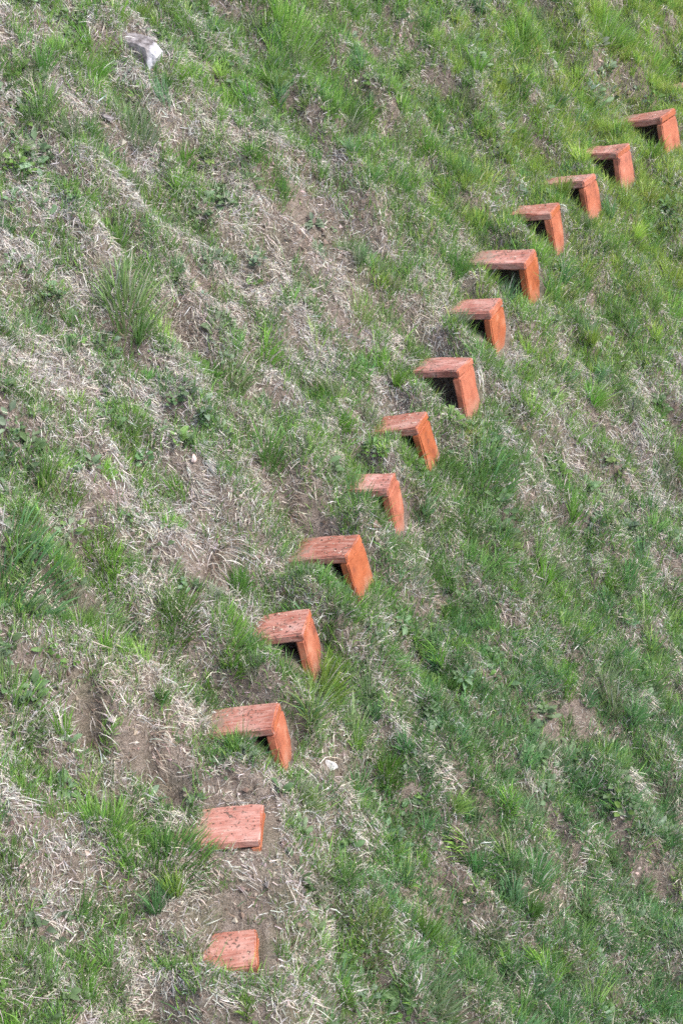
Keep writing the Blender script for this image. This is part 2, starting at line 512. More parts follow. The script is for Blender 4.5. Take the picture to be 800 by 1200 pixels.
def palette(cols, n, jit=.12):
    c = np.array(cols)[rng.integers(0, len(cols), n)]
    c = c * (1 + rng.normal(0, jit, (n, 1))) * (1 + rng.normal(0, .05, (n, 3)))
    return np.clip(c, .01, .9)

G_MID = [(.125,.255,.055),(.15,.285,.075),(.11,.225,.055),(.17,.285,.08)]
G_BRIGHT = [(.185,.365,.055),(.225,.395,.075),(.155,.32,.05),(.25,.385,.10)]
G_YELLOW = [(.29,.40,.075),(.33,.41,.10),(.25,.375,.07)]
G_BLUE = [(.115,.25,.085),(.14,.28,.11),(.10,.225,.075),(.155,.295,.135)]
G_DULL = [(.185,.235,.12),(.21,.265,.145),(.165,.215,.105),(.25,.285,.18)]
D_STRAW = [(.51,.47,.395),(.45,.41,.345),(.57,.53,.465),(.40,.365,.31)]
D_GREY = [(.47,.45,.42),(.40,.38,.355),(.54,.52,.49),(.33,.31,.285)]
D_BROWN = [(.20,.15,.115),(.26,.205,.16),(.145,.105,.08),(.31,.25,.20)]

class Acc:
    def __init__(s): s.v, s.f, s.c, s.n = [], [], [], 0
    def add(s, V, F, col, nv):
        s.v.append(V); s.f.append(F + s.n); s.c.append(np.repeat(col, nv, 0)); s.n += len(V)
    def build(s, name, mat, parent=None):
        return mesh_np(name, np.concatenate(s.v), np.concatenate(s.f), mat, np.concatenate(s.c), parent)

green, dead = Acc(), Acc()

def hue_mix(u, v, x, y, n):
    """colour of green blades: bright and yellowish far right, bluish near right, dull elsewhere"""
    s, t = st(x, y)
    w = fbm(s * 1.6 + 40, t * 1.6, 61, 2)
    fr = np.clip((u - 400) / 300, 0, 1) * np.clip((520 - v) / 300, 0, 1)          # far right: yellower grass, with the sunlit glow there put into blade colour
    top = np.clip((260 - v) / 260, 0, 1)
    nr = np.clip((v - 560) / 300, 0, 1) * np.clip((u - 330) / 200, 0, 1)           # near right
    r = rng.random(n) + .45 * w
    c = palette(G_MID, n)
    c = np.where((r > .60 - .3 * top)[:, None], palette(G_BRIGHT, n), c)
    c = np.where((rng.random(n) < .8 * fr)[:, None], palette(G_YELLOW, n), c)
    c = np.where((rng.random(n) < .5 * nr + .12)[:, None], palette(G_BLUE, n), c)
    c = np.where((rng.random(n) < .18 * (1 - .8 * fr))[:, None], palette(G_DULL, n), c)
    return c

# --- 1. short background green
def short_green(dens):
    x, y, u, v = scatter(dens)
    s, t = st(x, y)
    g = gmap(u, v); b = bmap(u, v)
    nz = fbm(s * 3.3, t * 5.4, 101, 3)
    pr = np.clip((g - .42) * 1.6 + .62 + .9 * nz - 1.1 * b, .015, 1) * (1 - .8 * steep(x, y))
    k = (rng.random(len(x)) < pr) & ~in_hole(x, y) & ~on_step(x, y)
    x, y, u, v = x[k], y[k], u[k], v[k]; n = len(x)
    nrm = normal(x, y); z = GT(x, y) - .004
    d0 = unit(.9 * UP + .25 * nrm + rand_tan(nrm) * rng.uniform(.05, .65, (n, 1)))
    d1 = unit(d0 + .5 * rand_tan(nrm) + .2 * downhill(x, y) + .18 * rng.normal(0, 1, (n, 3)))
    L = rng.gamma(5, .0108, n) + .018; W = rng.uniform(.004, .0075, n) * stout(u, v)
    V, F, nv = blades(np.c_[x, y, z], d0, d1, L, W, 2)
    green.add(V, F, hue_mix(u, v, x, y, n), nv)
    return n

# --- 2. green tufts
def tufts(dens):
    x, y, u, v = scatter(dens)
    s, t = st(x, y)
    g = gmap(u, v); b = bmap(u, v)
    nz = fbm(s * 3.2, t * 4.8, 151, 2)
    pr = np.clip((g - .40) * 1.6 + .46 + .9 * nz - .9 * b, .01, 1) * (1 - .7 * steep(x, y))
    k = (rng.random(len(x)) < pr) & ~in_hole(x, y) & ~on_step(x, y, .03)
    x, y, u, v = x[k], y[k], u[k], v[k]; n = len(x)
    cnt = rng.integers(30, 100, n); idx = np.repeat(np.arange(n), cnt); m = len(idx)
    rad = rng.uniform(.016, .05, n)[idx]; a = rng.uniform(0, 2 * math.pi, m); q = np.sqrt(rng.random(m)) * rad
    bx, by = x[idx] + q * np.cos(a), y[idx] + q * np.sin(a)
    ok = ~on_step(bx, by); bx, by, idx, a, q, rad = bx[ok], by[ok], idx[ok], a[ok], q[ok], rad[ok]; m = len(bx)
    nrm = normal(bx, by); bz = GT(bx, by) - .004
    out = np.c_[np.cos(a), np.sin(a), np.zeros(m)] * (q / rad)[:, None]
    ln = rng.normal(0, .22, (n, 3))[idx]
    d0 = unit(.95 * UP + .22 * nrm + .30 * out + ln + rng.normal(0, .11, (m, 3)))
    d1 = unit(d0 + .42 * out + .15 * downhill(bx, by) + .5 * ln + rng.normal(0, .22, (m, 3)))
    hl = (rng.gamma(5, .0145, n) + .025)[idx]
    L = hl * rng.uniform(.55, 1.15, m); W = rng.uniform(.0038, .0072, m) * (rng.uniform(.8, 1.25, n) * stout(u, v))[idx]
    col = (hue_mix(u, v, x, y, n) * (1 + np.clip(rng.normal(0, .13, (n, 1)), -.3, .2)))[idx] * (1 + rng.normal(0, .13, (m, 1)))
    dry = rng.random(m) < .07
    col = np.where(dry[:, None], palette(D_STRAW, m), col)
    V, F, nv = blades(np.c_[bx, by, bz], d0, d1, L, W, 3)
    green.add(V, F, np.clip(col, .01, .9), nv)
    return m

# --- 3. dead thatch: combed mats and loose litter
def thatch_loose(dens):
    x, y, u, v = scatter(dens)
    s, t = st(x, y)
    nz = fbm(s * 3.0, t * 5.0, 201, 3)
    b = bmap(u, v)
    pr = np.clip(.85 + .6 * nz - .85 * b - .55 * gmap(u, v) + .10, .10, 1) * (1 - .65 * steep(x, y))
    k = (rng.random(len(x)) < pr) & ~in_hole(x, y) & ~on_step(x, y)
    x, y, u, v = x[k], y[k], u[k], v[k]; n = len(x)
    nrm = normal(x, y); z = GT(x, y) + rng.uniform(0, .03, n)
    d0 = unit(rand_tan(nrm) + .55 * downhill(x, y) + nrm * rng.uniform(.0, .55, (n, 1)))
    d1 = unit(d0 + 1.3 * rand_tan(nrm) + .3 * downhill(x, y) - .3 * nrm)
    L = rng.gamma(4, .0085, n) + .009; W = rng.uniform(.0023, .0052, n) * stout(u, v)
    w = fbm(s[k] * 1.3 + 9, t[k] * 1.3, 231, 2)
    c = np.where((rng.random(n) + .5 * w > .5)[:, None], palette(D_STRAW, n, .18), palette(D_GREY, n, .18))
    c = np.where((rng.random(n) < .14 + .35 * bmap(u, v))[:, None], palette(D_BROWN, n, .2), c)
    V, F, nv = blades(np.c_[x, y, z], d0, d1, L, W, 2)
    dead.add(V, F, c, nv)
    return n

def thatch_mats(dens):
    x, y, u, v = scatter(dens)
    s, t = st(x, y)
    nz = fbm(s * 3.0, t * 4.4, 301, 2)
    pr = np.clip(.55 + .7 * nz - .6 * bmap(u, v) - .5 * gmap(u, v) + .1, .03, 1) * (1 - .6 * steep(x, y))
    k = (rng.random(len(x)) < pr) & ~in_hole(x, y) & ~on_step(x, y, .03)
    x, y, u, v = x[k], y[k], u[k], v[k]; n = len(x)
    cnt = rng.integers(25, 80, n); idx = np.repeat(np.arange(n), cnt); m = len(idx)
    rad = rng.uniform(.03, .09, n)[idx]; a = rng.uniform(0, 2 * math.pi, m); q = np.sqrt(rng.random(m)) * rad
    bx, by = x[idx] + q * np.cos(a), y[idx] + q * np.sin(a)
    ok = ~on_step(bx, by); bx, by, idx = bx[ok], by[ok], idx[ok]; m = len(bx)
    nrm = normal(bx, by); bz = GT(bx, by) + rng.uniform(-.002, .022, m)
    cd = (downhill(x, y) * .9 + rng.normal(0, .55, (n, 3)))[idx]
    d0 = unit(cd + .5 * nrm + rng.normal(0, .45, (m, 3)))
    d1 = unit(cd * .8 + .5 * downhill(bx, by) - .35 * nrm + rng.normal(0, .65, (m, 3)))
    L = rng.gamma(5, .009, m) + .012; W = rng.uniform(.0022, .0048, m) * stout(u, v)[idx]
    tone = rng.random(n)[idx]
    c = np.where((tone > .42)[:, None], palette(D_STRAW, m, .16), palette(D_GREY, m, .16))
    c = np.where((tone < .14)[:, None], palette(D_BROWN, m, .2), c)
    V, F, nv = blades(np.c_[bx, by, bz], d0, d1, L, W, 3)
    dead.add(V, F, c, nv)
    return m

cnts = (short_green(15500), tufts(165), thatch_loose(30000), thatch_mats(140))
print('blades', cnts)

def fringe():
    """grass hanging over the bank end and the near side of each tread"""
    for i, (p, rt, fw, w) in enumerate(STEP):
        for acc, n, cols, len_ in ((dead, 95, D_STRAW + D_GREY, .07), (green, 60, G_MID + G_DULL + G_BRIGHT, .09)):
            a = -VIS[i] - rng.uniform(-.005, .07, n); b = rng.uniform(-w - .05, .03, n)
            near = rng.random(n) < .35 * (1 - .85 * HOLE[i])
            a = np.where(near, rng.uniform(-VIS[i] - .05, -.12, n), a); b = np.where(near, -w - rng.uniform(.015, .06, n), b)
            x = p[0] + rt[0] * a + fw[0] * b; y = p[1] + rt[1] * a + fw[1] * b
            z = GT(x, y); nrm = normal(x, y)
            dn = np.tile(np.array([rt[0], rt[1], -.12]), (n, 1))
            d0 = unit(UP * rng.uniform(.5, 1.3, (n, 1)) + dn * rng.uniform(-.1, .8, (n, 1)) + rng.normal(0, .3, (n, 3)))
            d1 = unit(d0 * .5 + dn * rng.uniform(.0, 1.1, (n, 1)) + .2 * UP + rng.normal(0, .35, (n, 3)))
            L = len_ * rng.uniform(.4, 1.25, n)
            V, F, nv = blades(np.c_[x, y, z - .004], d0, d1, L, rng.uniform(.003, .0065, n), 3)
            acc.add(V, F, palette(cols, n, .15), nv)
def foot():
    """blades standing along the foot of each outer board"""
    for i, (p, rt, fw, w) in enumerate(STEP):
        for acc, n, cols, len_ in ((dead, 70, D_STRAW + D_GREY, .06), (green, [10, 12, 20, 90, 60, 45, 50, 50, 45, 70, 60, 70, 60, 110, 40][i], (G_YELLOW if i > 11 else G_MID) + G_BRIGHT, .10)):
            a = rng.uniform(.06, .20, n); b = rng.uniform(-w - .08, .05, n)
            x = p[0] + rt[0] * a + fw[0] * b; y = p[1] + rt[1] * a + fw[1] * b
            ok = ~on_step(x, y); x, y = x[ok], y[ok]; n = len(x)
            z = GT(x, y); nrm = normal(x, y)
            d0 = unit(UP + .3 * nrm + rng.normal(0, .3, (n, 3)))
            d1 = unit(d0 + .25 * downhill(x, y) + rng.normal(0, .4, (n, 3)))
            V, F, nv = blades(np.c_[x, y, z - .004], d0, d1, len_ * rng.uniform(.4, 1.2, n), rng.uniform(.0035, .007, n), 3)
            acc.add(V, F, palette(cols, n, .15), nv)
fringe(); foot()
tag(green.build('grass', M_GRASS), 'short green grass and small tufts growing all over the bank', 'grass', kind='stuff')
tag(dead.build('dead_grass', M_DEAD), 'matted straw coloured dead grass lying down the bank', 'dead grass', kind='stuff')

# --- 4. small leaves of ground cover herbs
def leaf_geo(base, d0, d1, up, length, width):
    """pointed oval leaves, six triangles, folded a little along the midrib"""
    n = len(base)
    side = unit(np.cross(d0, up)); h = length[:, None]; w = width[:, None] * .5
    p1 = base + d0 * h * .35; p2 = p1 + unit(d0 + d1) * h * .35; p3 = p2 + d1 * h * .3
    lift = up * w * .45
    V = np.stack([base, p1 - side * w + lift, p1, p1 + side * w + lift, p2 - side * w * .8 + lift, p2, p2 + side * w * .8 + lift, p3], 1)
    tr = np.array([(0, 2, 1), (0, 3, 2), (1, 2, 5), (1, 5, 4), (2, 3, 6), (2, 6, 5), (4, 5, 7), (5, 6, 7)])
    F = (np.arange(n) * 8)[:, None, None] + tr[None]
    return V.reshape(-1, 3), F.reshape(-1, 3), 8

herb = Acc()
def herbs(dens):
    x, y, u, v = scatter(dens)
    s, t = st(x, y)
    nz = fbm(s * 1.2 + 5, t * 1.8, 401, 2)
    pr = np.clip(.25 + 1.0 * nz - .7 * bmap(u, v), 0, 1)
    k = (rng.random(len(x)) < pr) & ~in_hole(x, y) & ~on_step(x, y, .03)
    x, y, u, v = x[k], y[k], u[k], v[k]; n = len(x)
    cnt = rng.integers(6, 22, n); idx = np.repeat(np.arange(n), cnt); m = len(idx)
    a = rng.uniform(0, 2 * math.pi, m); q = rng.random(m) * rng.uniform(.02, .08, n)[idx]
    bx, by = x[idx] + q * np.cos(a), y[idx] + q * np.sin(a)
    ok = ~on_step(bx, by); bx, by, idx, a = bx[ok], by[ok], idx[ok], a[ok]; m = len(bx)
    nrm = normal(bx, by); bz = GT(bx, by) + rng.uniform(0.004, .03, m)
    out = np.c_[np.cos(a), np.sin(a), np.zeros(m)]
    d0 = unit(out + .55 * UP + .4 * nrm + rng.normal(0, .3, (m, 3))); d1 = unit(d0 + .5 * out - .35 * UP + rng.normal(0, .3, (m, 3)))
    sz = rng.uniform(.012, .036, n)[idx] * rng.uniform(.7, 1.3, m)
    c = palette([(.085,.135,.06),(.10,.16,.075),(.075,.12,.05),(.12,.17,.10),(.10,.17,.04)], n)[idx] * (1 + rng.normal(0, .15, (m, 1)))
    V, F, nv = leaf_geo(np.c_[bx, by, bz], d0, d1, unit(nrm + .5 * UP), sz * rng.uniform(1, 1.9, m), sz * .8)
    herb.add(V, F, np.clip(c, .01, .9), nv)
herbs(120)
tag(herb.build('ground_cover', M_LEAF), 'small leaved dull green herbs creeping between the grass', 'ground cover', kind='stuff')

# --- 5. crumbs of soil and gravel on the bare patches
def crumbs(dens):
    x, y, u, v = scatter(dens)
    k = rng.random(len(x)) < np.clip(np.maximum(bmap(u, v) * 1.3 - .1, steep(x, y) * .8), .03, 1)
    k &= ~on_step(x, y); x, y = x[k], y[k]; n = len(x)
    z = GT(x, y)
    oc = np.array([(1,0,0),(-1,0,0),(0,1,0),(0,-1,0),(0,0,1),(0,0,-1)], float)
    tr = np.array([(0,2,4),(2,1,4),(1,3,4),(3,0,4),(2,0,5),(1,2,5),(3,1,5),(0,3,5)])
    r = rng.gamma(2.2, .0028, n) + .002
    V = np.c_[x, y, z][:, None] + oc[None] * r[:, None, None] * rng.uniform(.55, 1.3, (n, 6, 1)) + rng.normal(0, .2, (n, 6, 3)) * r[:, None, None]
    F = (np.arange(n) * 6)[:, None, None] + tr[None]
    c = palette([(.13,.095,.075),(.17,.125,.10),(.10,.07,.055),(.24,.19,.155),(.36,.29,.25)], n, .2)
    return mesh_np('soil_crumbs', V.reshape(-1, 3), F.reshape(-1, 3), M_DEAD, np.repeat(c, 6, 0), None, False)
tag(crumbs(1500), 'loose brown soil crumbs and grit on the bare patches', 'soil crumbs', kind='stuff')

# ------------------------------------------------------------------ steps
def board(name, x0, x1, y0, y1, z0, z1, mat, parent, shear=0.0, seed=0, warp=.003):
    """a sawn board with rounded arrises; shear pushes lower points outward along x"""
    bm = bmesh.new()
    bmesh.ops.create_cube(bm, size=1)
    for v in bm.verts:
        v.co = Vector(((x0 + x1) / 2 + v.co.x * (x1 - x0), (y0 + y1) / 2 + v.co.y * (y1 - y0), (z0 + z1) / 2 + v.co.z * (z1 - z0)))
    bmesh.ops.bevel(bm, geom=bm.edges[:], offset=.0065, segments=3, affect='EDGES')
    for ax, step in ((0, .06), (1, .05), (2, .06)):
        lo = (x0, y0, z0)[ax]; hi = (x1, y1, z1)[ax]
        k = max(1, int((hi - lo) / step))
        for j in range(1, k):
            nrm = [0, 0, 0]; nrm[ax] = 1; co = [0, 0, 0]; co[ax] = lo + (hi - lo) * j / k
            bmesh.ops.bisect_plane(bm, geom=bm.verts[:] + bm.edges[:] + bm.faces[:], plane_co=co, plane_no=nrm)
    r = random.Random(seed)
    ph = [r.uniform(0, 6) for _ in range(6)]
    for v in bm.verts:
        c = v.co.copy(); c += Vector((r.gauss(0, .0012), r.gauss(0, .0012), r.gauss(0, .0012)))
        v.co = c + Vector((warp * math.sin(11 * c.z + 9 * c.y + ph[0]) - shear * c.z, warp * math.sin(13 * c.x + 8 * c.z + ph[1]), warp * 1.2 * math.sin(9 * c.x + 7 * c.y + ph[2])))
    me = bpy.data.meshes.new(name); bm.to_mesh(me); bm.free()
    me.materials.append(mat)
    o = bpy.data.objects.new(name, me); C.objects.link(o); o.parent = parent
    return o

STEP_LABEL = [
 'lowest orange step, pinkish and nearly buried in gravelly soil',
 'second orange step from the bottom, wide pinkish top sprinkled with dirt, outer board buried',
 'third orange step from the bottom, long dull red top and tall leaning outer board',
 'fourth orange step from the bottom, yellowish grass tuft growing against its outer board',
 'fifth orange step from the bottom, tallest leaning outer board with grass at its foot',
 'sixth orange step from the bottom, green tuft hiding the front edge of its top',
 'seventh orange step from the bottom, small tuft growing on its near side',
 'eighth orange step from the bottom, black hollow showing under its dirty top',
 'ninth orange step from the bottom, standing above pale matted dead grass',
 'tenth orange step from the bottom, widest top with twigs on it and a black hollow',
 'eleventh orange step from the bottom, bank end hidden by pale straw',
 'fourth orange step from the top of the row, grass in its hollow',
 'third orange step from the top of the row, speckled paint on its edge',
 'second orange step from the top of the row, brightly lit above yellow green grass',
 'topmost orange step, cut by the right edge with only its bank end in view',
]
for i in range(15):
    p, rt, fw, w = STEP[i]
    e = bpy.data.objects.new('wooden_step', None); C.objects.link(e)
    e.empty_display_size = .1
    e.location = p; e.rotation_euler = (R_(random.uniform(-1, 1)), -TILT[i], -R_(YAW[i]))
    tag(e, STEP_LABEL[i], 'step', 'orange wooden steps in a row along the grass bank')
    th = .045
    L = random.uniform(.40, .46)
    tb = board('tread_board', -L, 0, -w, 0, -th, 0, M_FADED if i < 2 else M_TREAD, e, 0, i * 3)
    tb.data.materials.append(M_RISER)                      # the sawn end keeps the fresher paint of the outer face
    for pl in tb.data.polygons:
        if pl.normal.x > .6: pl.material_index = 1
    sh = math.tan(R_(random.uniform(-.5, 1.5)))
    board('riser_board', -th, 0, -w, 0, -.60, -th - .0015, M_RISER, e, sh, i * 3 + 1)

# debris on the treads: bits of bark, leaf and soil
def debris():
    vs, fs, cs, k = [], [], [], 0
    for i, (p, rt, fw, w) in enumerate(STEP):
        n = random.randint(25, 60)
        for _ in range(n):
            a = -abs(random.gauss(0, .16)) - .01 if random.random() < .5 else -random.uniform(.01, .33)
            a = max(a, -.33)
            b = -random.uniform(.01, w - .01)
            q = np.array([p[0], p[1]]) + rt * a * math.cos(TILT[i]) + fw * b
            zz = p[2] + a * math.sin(TILT[i])
            r = random.uniform(.002, .0062)
            for _j in range(5):
                ang = _j / 5 * 6.283 + random.uniform(-.4, .4)
                rr = r * random.uniform(.5, 1.4)
                vs.append((q[0] + rr * math.cos(ang), q[1] + rr * math.sin(ang) * .7, zz + random.uniform(.0, .006)))
            vs.append((q[0], q[1], zz + random.uniform(.004, .010)))
            for _j in range(5):
                fs.append((k + _j, k + (_j + 1) % 5, k + 5))
            c = random.choice([(.07,.045,.035),(.11,.075,.055),(.05,.035,.028),(.30,.24,.18),(.5,.42,.34)] if random.random() < .8 else [(.42,.34,.25)])
            cs += [c] * 6; k += 6
    return mesh_np('leaf_litter', np.array(vs), np.array(fs), M_DEAD, np.array(cs), None, False)
tag(debris(), 'dark crumbs and dry bits scattered on the orange step tops', 'litter', kind='stuff')

# ------------------------------------------------------------------ single grass tussocks
def place(u, v):
    q = hit(u, v); return q[0], q[1], float(GT(q[0], q[1]))

def tussock(u, v, rad, hgt, nb, cols, label, width=.0055, lean=(0, 0), droop=.35, spread=.45):
    x, y, z = place(u, v)
    a = rng.uniform(0, 2 * math.pi, nb); q = np.sqrt(rng.random(nb)) * rad
    bx, by = x + q * np.cos(a), y + q * np.sin(a)
    ok = ~on_step(bx, by); bx, by, a, q = bx[ok], by[ok], a[ok], q[ok]; n = len(bx)
    nrm = normal(bx, by); bz = GT(bx, by) - .006
    out = np.c_[np.cos(a), np.sin(a), np.zeros(n)] * (q / rad)[:, None]
    ln = np.array([lean[0], lean[1], 0.0])
    d0 = unit(UP + .25 * nrm + spread * out + ln + rng.normal(0, .13, (n, 3)))
    d1 = unit(d0 + .5 * out + .6 * droop * downhill(bx, by) + .5 * ln + rng.normal(0, .2, (n, 3)))
    L = hgt * rng.uniform(.5, 1.15, n) * (1 - .35 * (q / rad) ** 2)
    W = width * rng.uniform(.9, 1.6, n)
    c = palette(cols, n, .15)
    c = np.where((rng.random(n) < .06)[:, None], palette(D_STRAW, n), c)
    V, F, nv = blades(np.c_[bx, by, bz], d0, d1, L, W, 4)
    o = mesh_np('grass_tuft', V - np.array([x, y, z]), F, M_GRASS, np.repeat(c, nv, 0))
    o.location = (x, y, z)
    tag(o, label, 'grass tuft', 'single grass tufts on the bank')
    return o

tussock(455,902,.055,.17,240,[(0.098,0.210,0.028),(0.126,0.252,0.035),(0.084,0.168,0.028)],'dark rich green upright tuft right of the white stone',.0045)
tussock(378,822,.075,.22,280,[(0.168,0.266,0.042),(0.210,0.308,0.056),(0.140,0.224,0.042)],'yellowish green tuft standing at the foot of the fourth lowest orange step',.005)
tussock(352,778,.05,.14,150,G_MID,'green tuft against the near side of the fourth lowest orange step',.0045)
tussock(155,375,.12,.27,260,[(0.168,0.266,0.084),(0.210,0.308,0.119),(0.140,0.231,0.077)],'tall pale green tuft of long separate blades in the left dry grass',.007,(.1,0))
tussock(25,685,.17,.25,210,G_BLUE + [(0.196,0.294,0.126)],'large bluish green tuft of long arching blades at the left edge',.008,(.35,0))
tussock(205,1012,.14,.18,380,[(0.098,0.210,0.049),(0.126,0.252,0.056),(0.084,0.175,0.042)],'lush deep green tuft left of the second lowest orange step',.006,(.25,0))
tussock(128,968,.11,.20,360,G_MID + G_BRIGHT,'broad mid green tuft upslope of the lush tuft beside the low steps',.005)
tussock(428,606,.11,.20,380,G_BLUE + G_MID,'dark green tuft hiding the front edge of the sixth lowest orange step',.0045,(.25,0))
tussock(465,522,.06,.11,190,G_MID,'small green tuft on the near side of the seventh lowest orange step',.0045)
tussock(275,775,.10,.17,360,G_MID + G_BRIGHT,'bright dense tuft left of the fourth lowest orange step',.0045,(.2,0))
tussock(345,52,.14,.22,520,G_BRIGHT,'big soft bright green tuft near the top edge',.005,(.1,0))
tussock(712,45,.12,.22,460,G_BRIGHT + [(0.210,0.308,0.112)],'big bright green tuft in the top right corner, left one of two',.005,(.15,0))
tussock(768,66,.10,.18,340,G_BRIGHT,'bright green tuft in the top right corner, right one of two',.005,(.1,0))
tussock(160,150,.10,.20,300,[(0.182,0.259,0.126),(0.210,0.280,0.140),(0.154,0.231,0.105)],'pale greyish green tuft below the grey rock',.0045)
tussock(316,548,.07,.20,220,G_MID,'upright green tuft between bare straw left of the sixth lowest orange step',.005)
tussock(572,578,.12,.20,360,G_BLUE + G_MID,'dark green arching tuft right of the seventh lowest orange step',.0055,(.2,0))
tussock(208,728,.08,.18,280,[(0.105,0.196,0.042),(0.126,0.238,0.049)],'deep green tuft among mixed grass left of the bright dense tuft',.0045,(.2,0))
tussock(436,1115,.08,.15,240,[(0.196,0.280,0.070),(0.168,0.252,0.063),(0.238,0.308,0.084)],'yellowish green upright tuft near the bottom edge',.005)
tussock(505,1185,.12,.21,220,[(0.182,0.280,0.140),(0.224,0.322,0.168),(0.154,0.252,0.098)],'loose pale tuft of long blades at the bottom edge',.0065,(.15,0))
tussock(765,182,.10,.16,300,G_YELLOW,'bright yellow green tuft at the foot of the second highest orange step',.006,(.2,0))
tussock(722,165,.07,.13,180,G_YELLOW + G_BRIGHT,'yellow green tuft in front of the second highest orange step',.006,(.15,0))
tussock(338,815,.07,.16,240,G_BRIGHT + G_MID,'green tuft standing behind the third lowest orange step',.0045)
tussock(288,895,.09,.16,280,G_MID + G_BLUE,'green tuft on the near side of the third lowest orange step',.0045,(.1,0))
tussock(612,58,.12,.18,380,G_BRIGHT + G_MID,'wide green tuft left of the top right pair',.0045)
tussock(684,112,.08,.15,260,G_BRIGHT,'rounded bright tuft upslope of the third highest orange step',.0045)
tussock(375,108,.08,.16,220,G_BRIGHT,'bright green tuft below the big soft tuft near the top edge',.0045)
tussock(155,498,.07,.15,200,G_BRIGHT + G_MID,'bright tuft in dry grass above the white pebble on the left',.0045)
tussock(120,655,.07,.15,220,[(0.112,0.210,0.035),(0.140,0.252,0.042)],'dense green tuft right of the large bluish tuft',.0045)
tussock(180,222,.07,.11,160,[(0.154,0.266,0.035),(0.182,0.308,0.042)],'low vivid green tuft in the dry upper left grass',.0045)
tussock(410,690,.06,.16,170,G_MID,'green tuft at the foot of the fifth lowest orange step',.005)
tussock(525,470,.06,.10,140,G_MID + G_DULL,'low tuft on the near side of the eighth lowest orange step',.0045)
tussock(708,895,.06,.11,140,[(0.210,0.322,0.070),(0.182,0.280,0.056)],'small vivid yellow green tuft on the right beside bare soil',.006)
tussock(20,830,.10,.18,260,G_BRIGHT + G_MID,'bright tuft at the left edge above the leafy patch',.005,(.1,0))

def hanging(u, v, nb, len_, wide, label):
    """dead tussock whose straw hangs down over a broken edge of the bank"""
    x, y, z = place(u, v)
    dh = downhill(np.array([x]), np.array([y]))[0]; al = np.cross(dh, UP); al /= np.linalg.norm(al)
    nb = int(nb * .6)
    k = np.clip(rng.normal(0, wide * .5, nb), -wide * .85, wide * .85); c = rng.uniform(-.05, .02, nb)
    bx, by = x + al[0] * k + dh[0] * c, y + al[1] * k + dh[1] * c
    bz = GT(bx, by) + .012
    d0 = unit(UP * rng.uniform(.5, 1.1, (nb, 1)) + dh * .5 + al * (k / wide)[:, None] * .6 + rng.normal(0, .4, (nb, 3)))
    d1 = unit(dh * 1.1 - UP * .35 + al * (k / wide)[:, None] * .7 + rng.normal(0, .5, (nb, 3)))
    V, F, nv = blades(np.c_[bx, by, bz], d0, d1, len_ * rng.uniform(.25, 1.05, nb), rng.uniform(.003, .006, nb), 5)
    cols = palette(D_STRAW + D_BROWN + D_BROWN, nb, .15)
    o = mesh_np('dead_grass_tussock', V - np.array([x, y, z]), F, M_DEAD, np.repeat(cols, nv, 0))
    o.location = (x, y, z)
    tag(o, label, 'dead grass', 'dead tussocks hanging over broken edges')
hanging(258, 652, 300, .17, .14, 'straw coloured dead tussock hanging over the brown hollow left of the fifth lowest orange step')
hanging(345, 596, 220, .14, .10, 'small dead tussock drooping left of the sixth lowest orange step')
hanging(118, 822, 300, .15, .13, 'dead grass drooping above the dark burrow hole on the left')
hanging(185, 862, 260, .14, .14, 'dead grass fringe over the bare eroded scoop left of the third lowest orange step')

# ------------------------------------------------------------------ broad-leaved weeds
def weed(u, v, nl, size, cols, label, wid=.42, rise=.5):
    x, y, z = place(u, v)
    a = rng.uniform(0, 2 * math.pi, nl) + np.arange(nl) * 2.4
    nrm = normal(np.full(nl, x), np.full(nl, y))
    out = np.c_[np.cos(a), np.sin(a), np.zeros(nl)]
    out = unit(out - (out * nrm).sum(1, keepdims=True) * nrm)
    rs = rng.uniform(.2, 1.2, (nl, 1)) * rise
    d0 = unit(out + rs * UP + .25 * nrm); d1 = unit(out + (rs - .6) * UP + rng.normal(0, .15, (nl, 3)))
    L = size * .8 * rng.uniform(.45, 1.15, nl)
    b = np.tile([x, y, z + .012], (nl, 1)) + out * .012 + rng.normal(0, .006, (nl, 3))
    V, F, nv = leaf_geo(b, d0, d1, unit(nrm + .3 * UP), L, L * wid * rng.uniform(.8, 1.2, nl))
    o = mesh_np('broadleaf_weed', V - np.array([x, y, z]), F, M_LEAF, np.repeat(palette(cols, nl, .12), nv, 0))
    o.location = (x, y, z)
    tag(o, label, 'weed', 'broad leaved weeds on the bank')
W_GREY = [(.11,.19,.095),(.135,.21,.12),(.095,.17,.075)]
W_GREEN = [(.085,.15,.05),(.10,.17,.06),(.075,.13,.045)]
weed(40,182,12,.11,W_GREY,'greyish green broad leaved plant in the upper left corner')
weed(508,855,20,.088,W_GREY,'pale green rosette with wide leaves right of the dark upright tuft',.5)
weed(543,800,18,.085,W_GREY,'grey green plant with upright leaves upslope of the pale rosette',.38,.9)
weed(648,542,16,.10,[(.055,.11,.03),(.07,.13,.035)],'dark green leafy plant right of the dark arching tuft')
weed(470,735,14,.09,W_GREY,'pale leafy plant right of the fourth lowest orange step')
weed(242,182,9,.06,[(.14,.23,.05),(.16,.25,.06)],'small bright green seedling plant in the upper left grass',.5,.9)
weed(312,500,14,.08,[(.14,.21,.045),(.17,.24,.06)],'yellowish leafy plant above the upright tuft on the left of the row',.4,.9)
weed(560,1010,14,.09,W_GREEN,'green leafy plant beside the bare patch low on the right',.5)
weed(470,1180,12,.11,W_GREEN,'dark leafy plant at the bottom edge beside long pale blades',.5)
weed(368,262,14,.08,[(.065,.095,.05),(.08,.11,.06)],'dark dull plant on the bare brown patch')
weed(75,905,18,.08,W_GREEN + W_GREY,'leafy patch below the dark burrow hole on the left',.5)
weed(300,855,10,.08,W_GREEN,'leafy plant on the bank end side of the third lowest orange step')
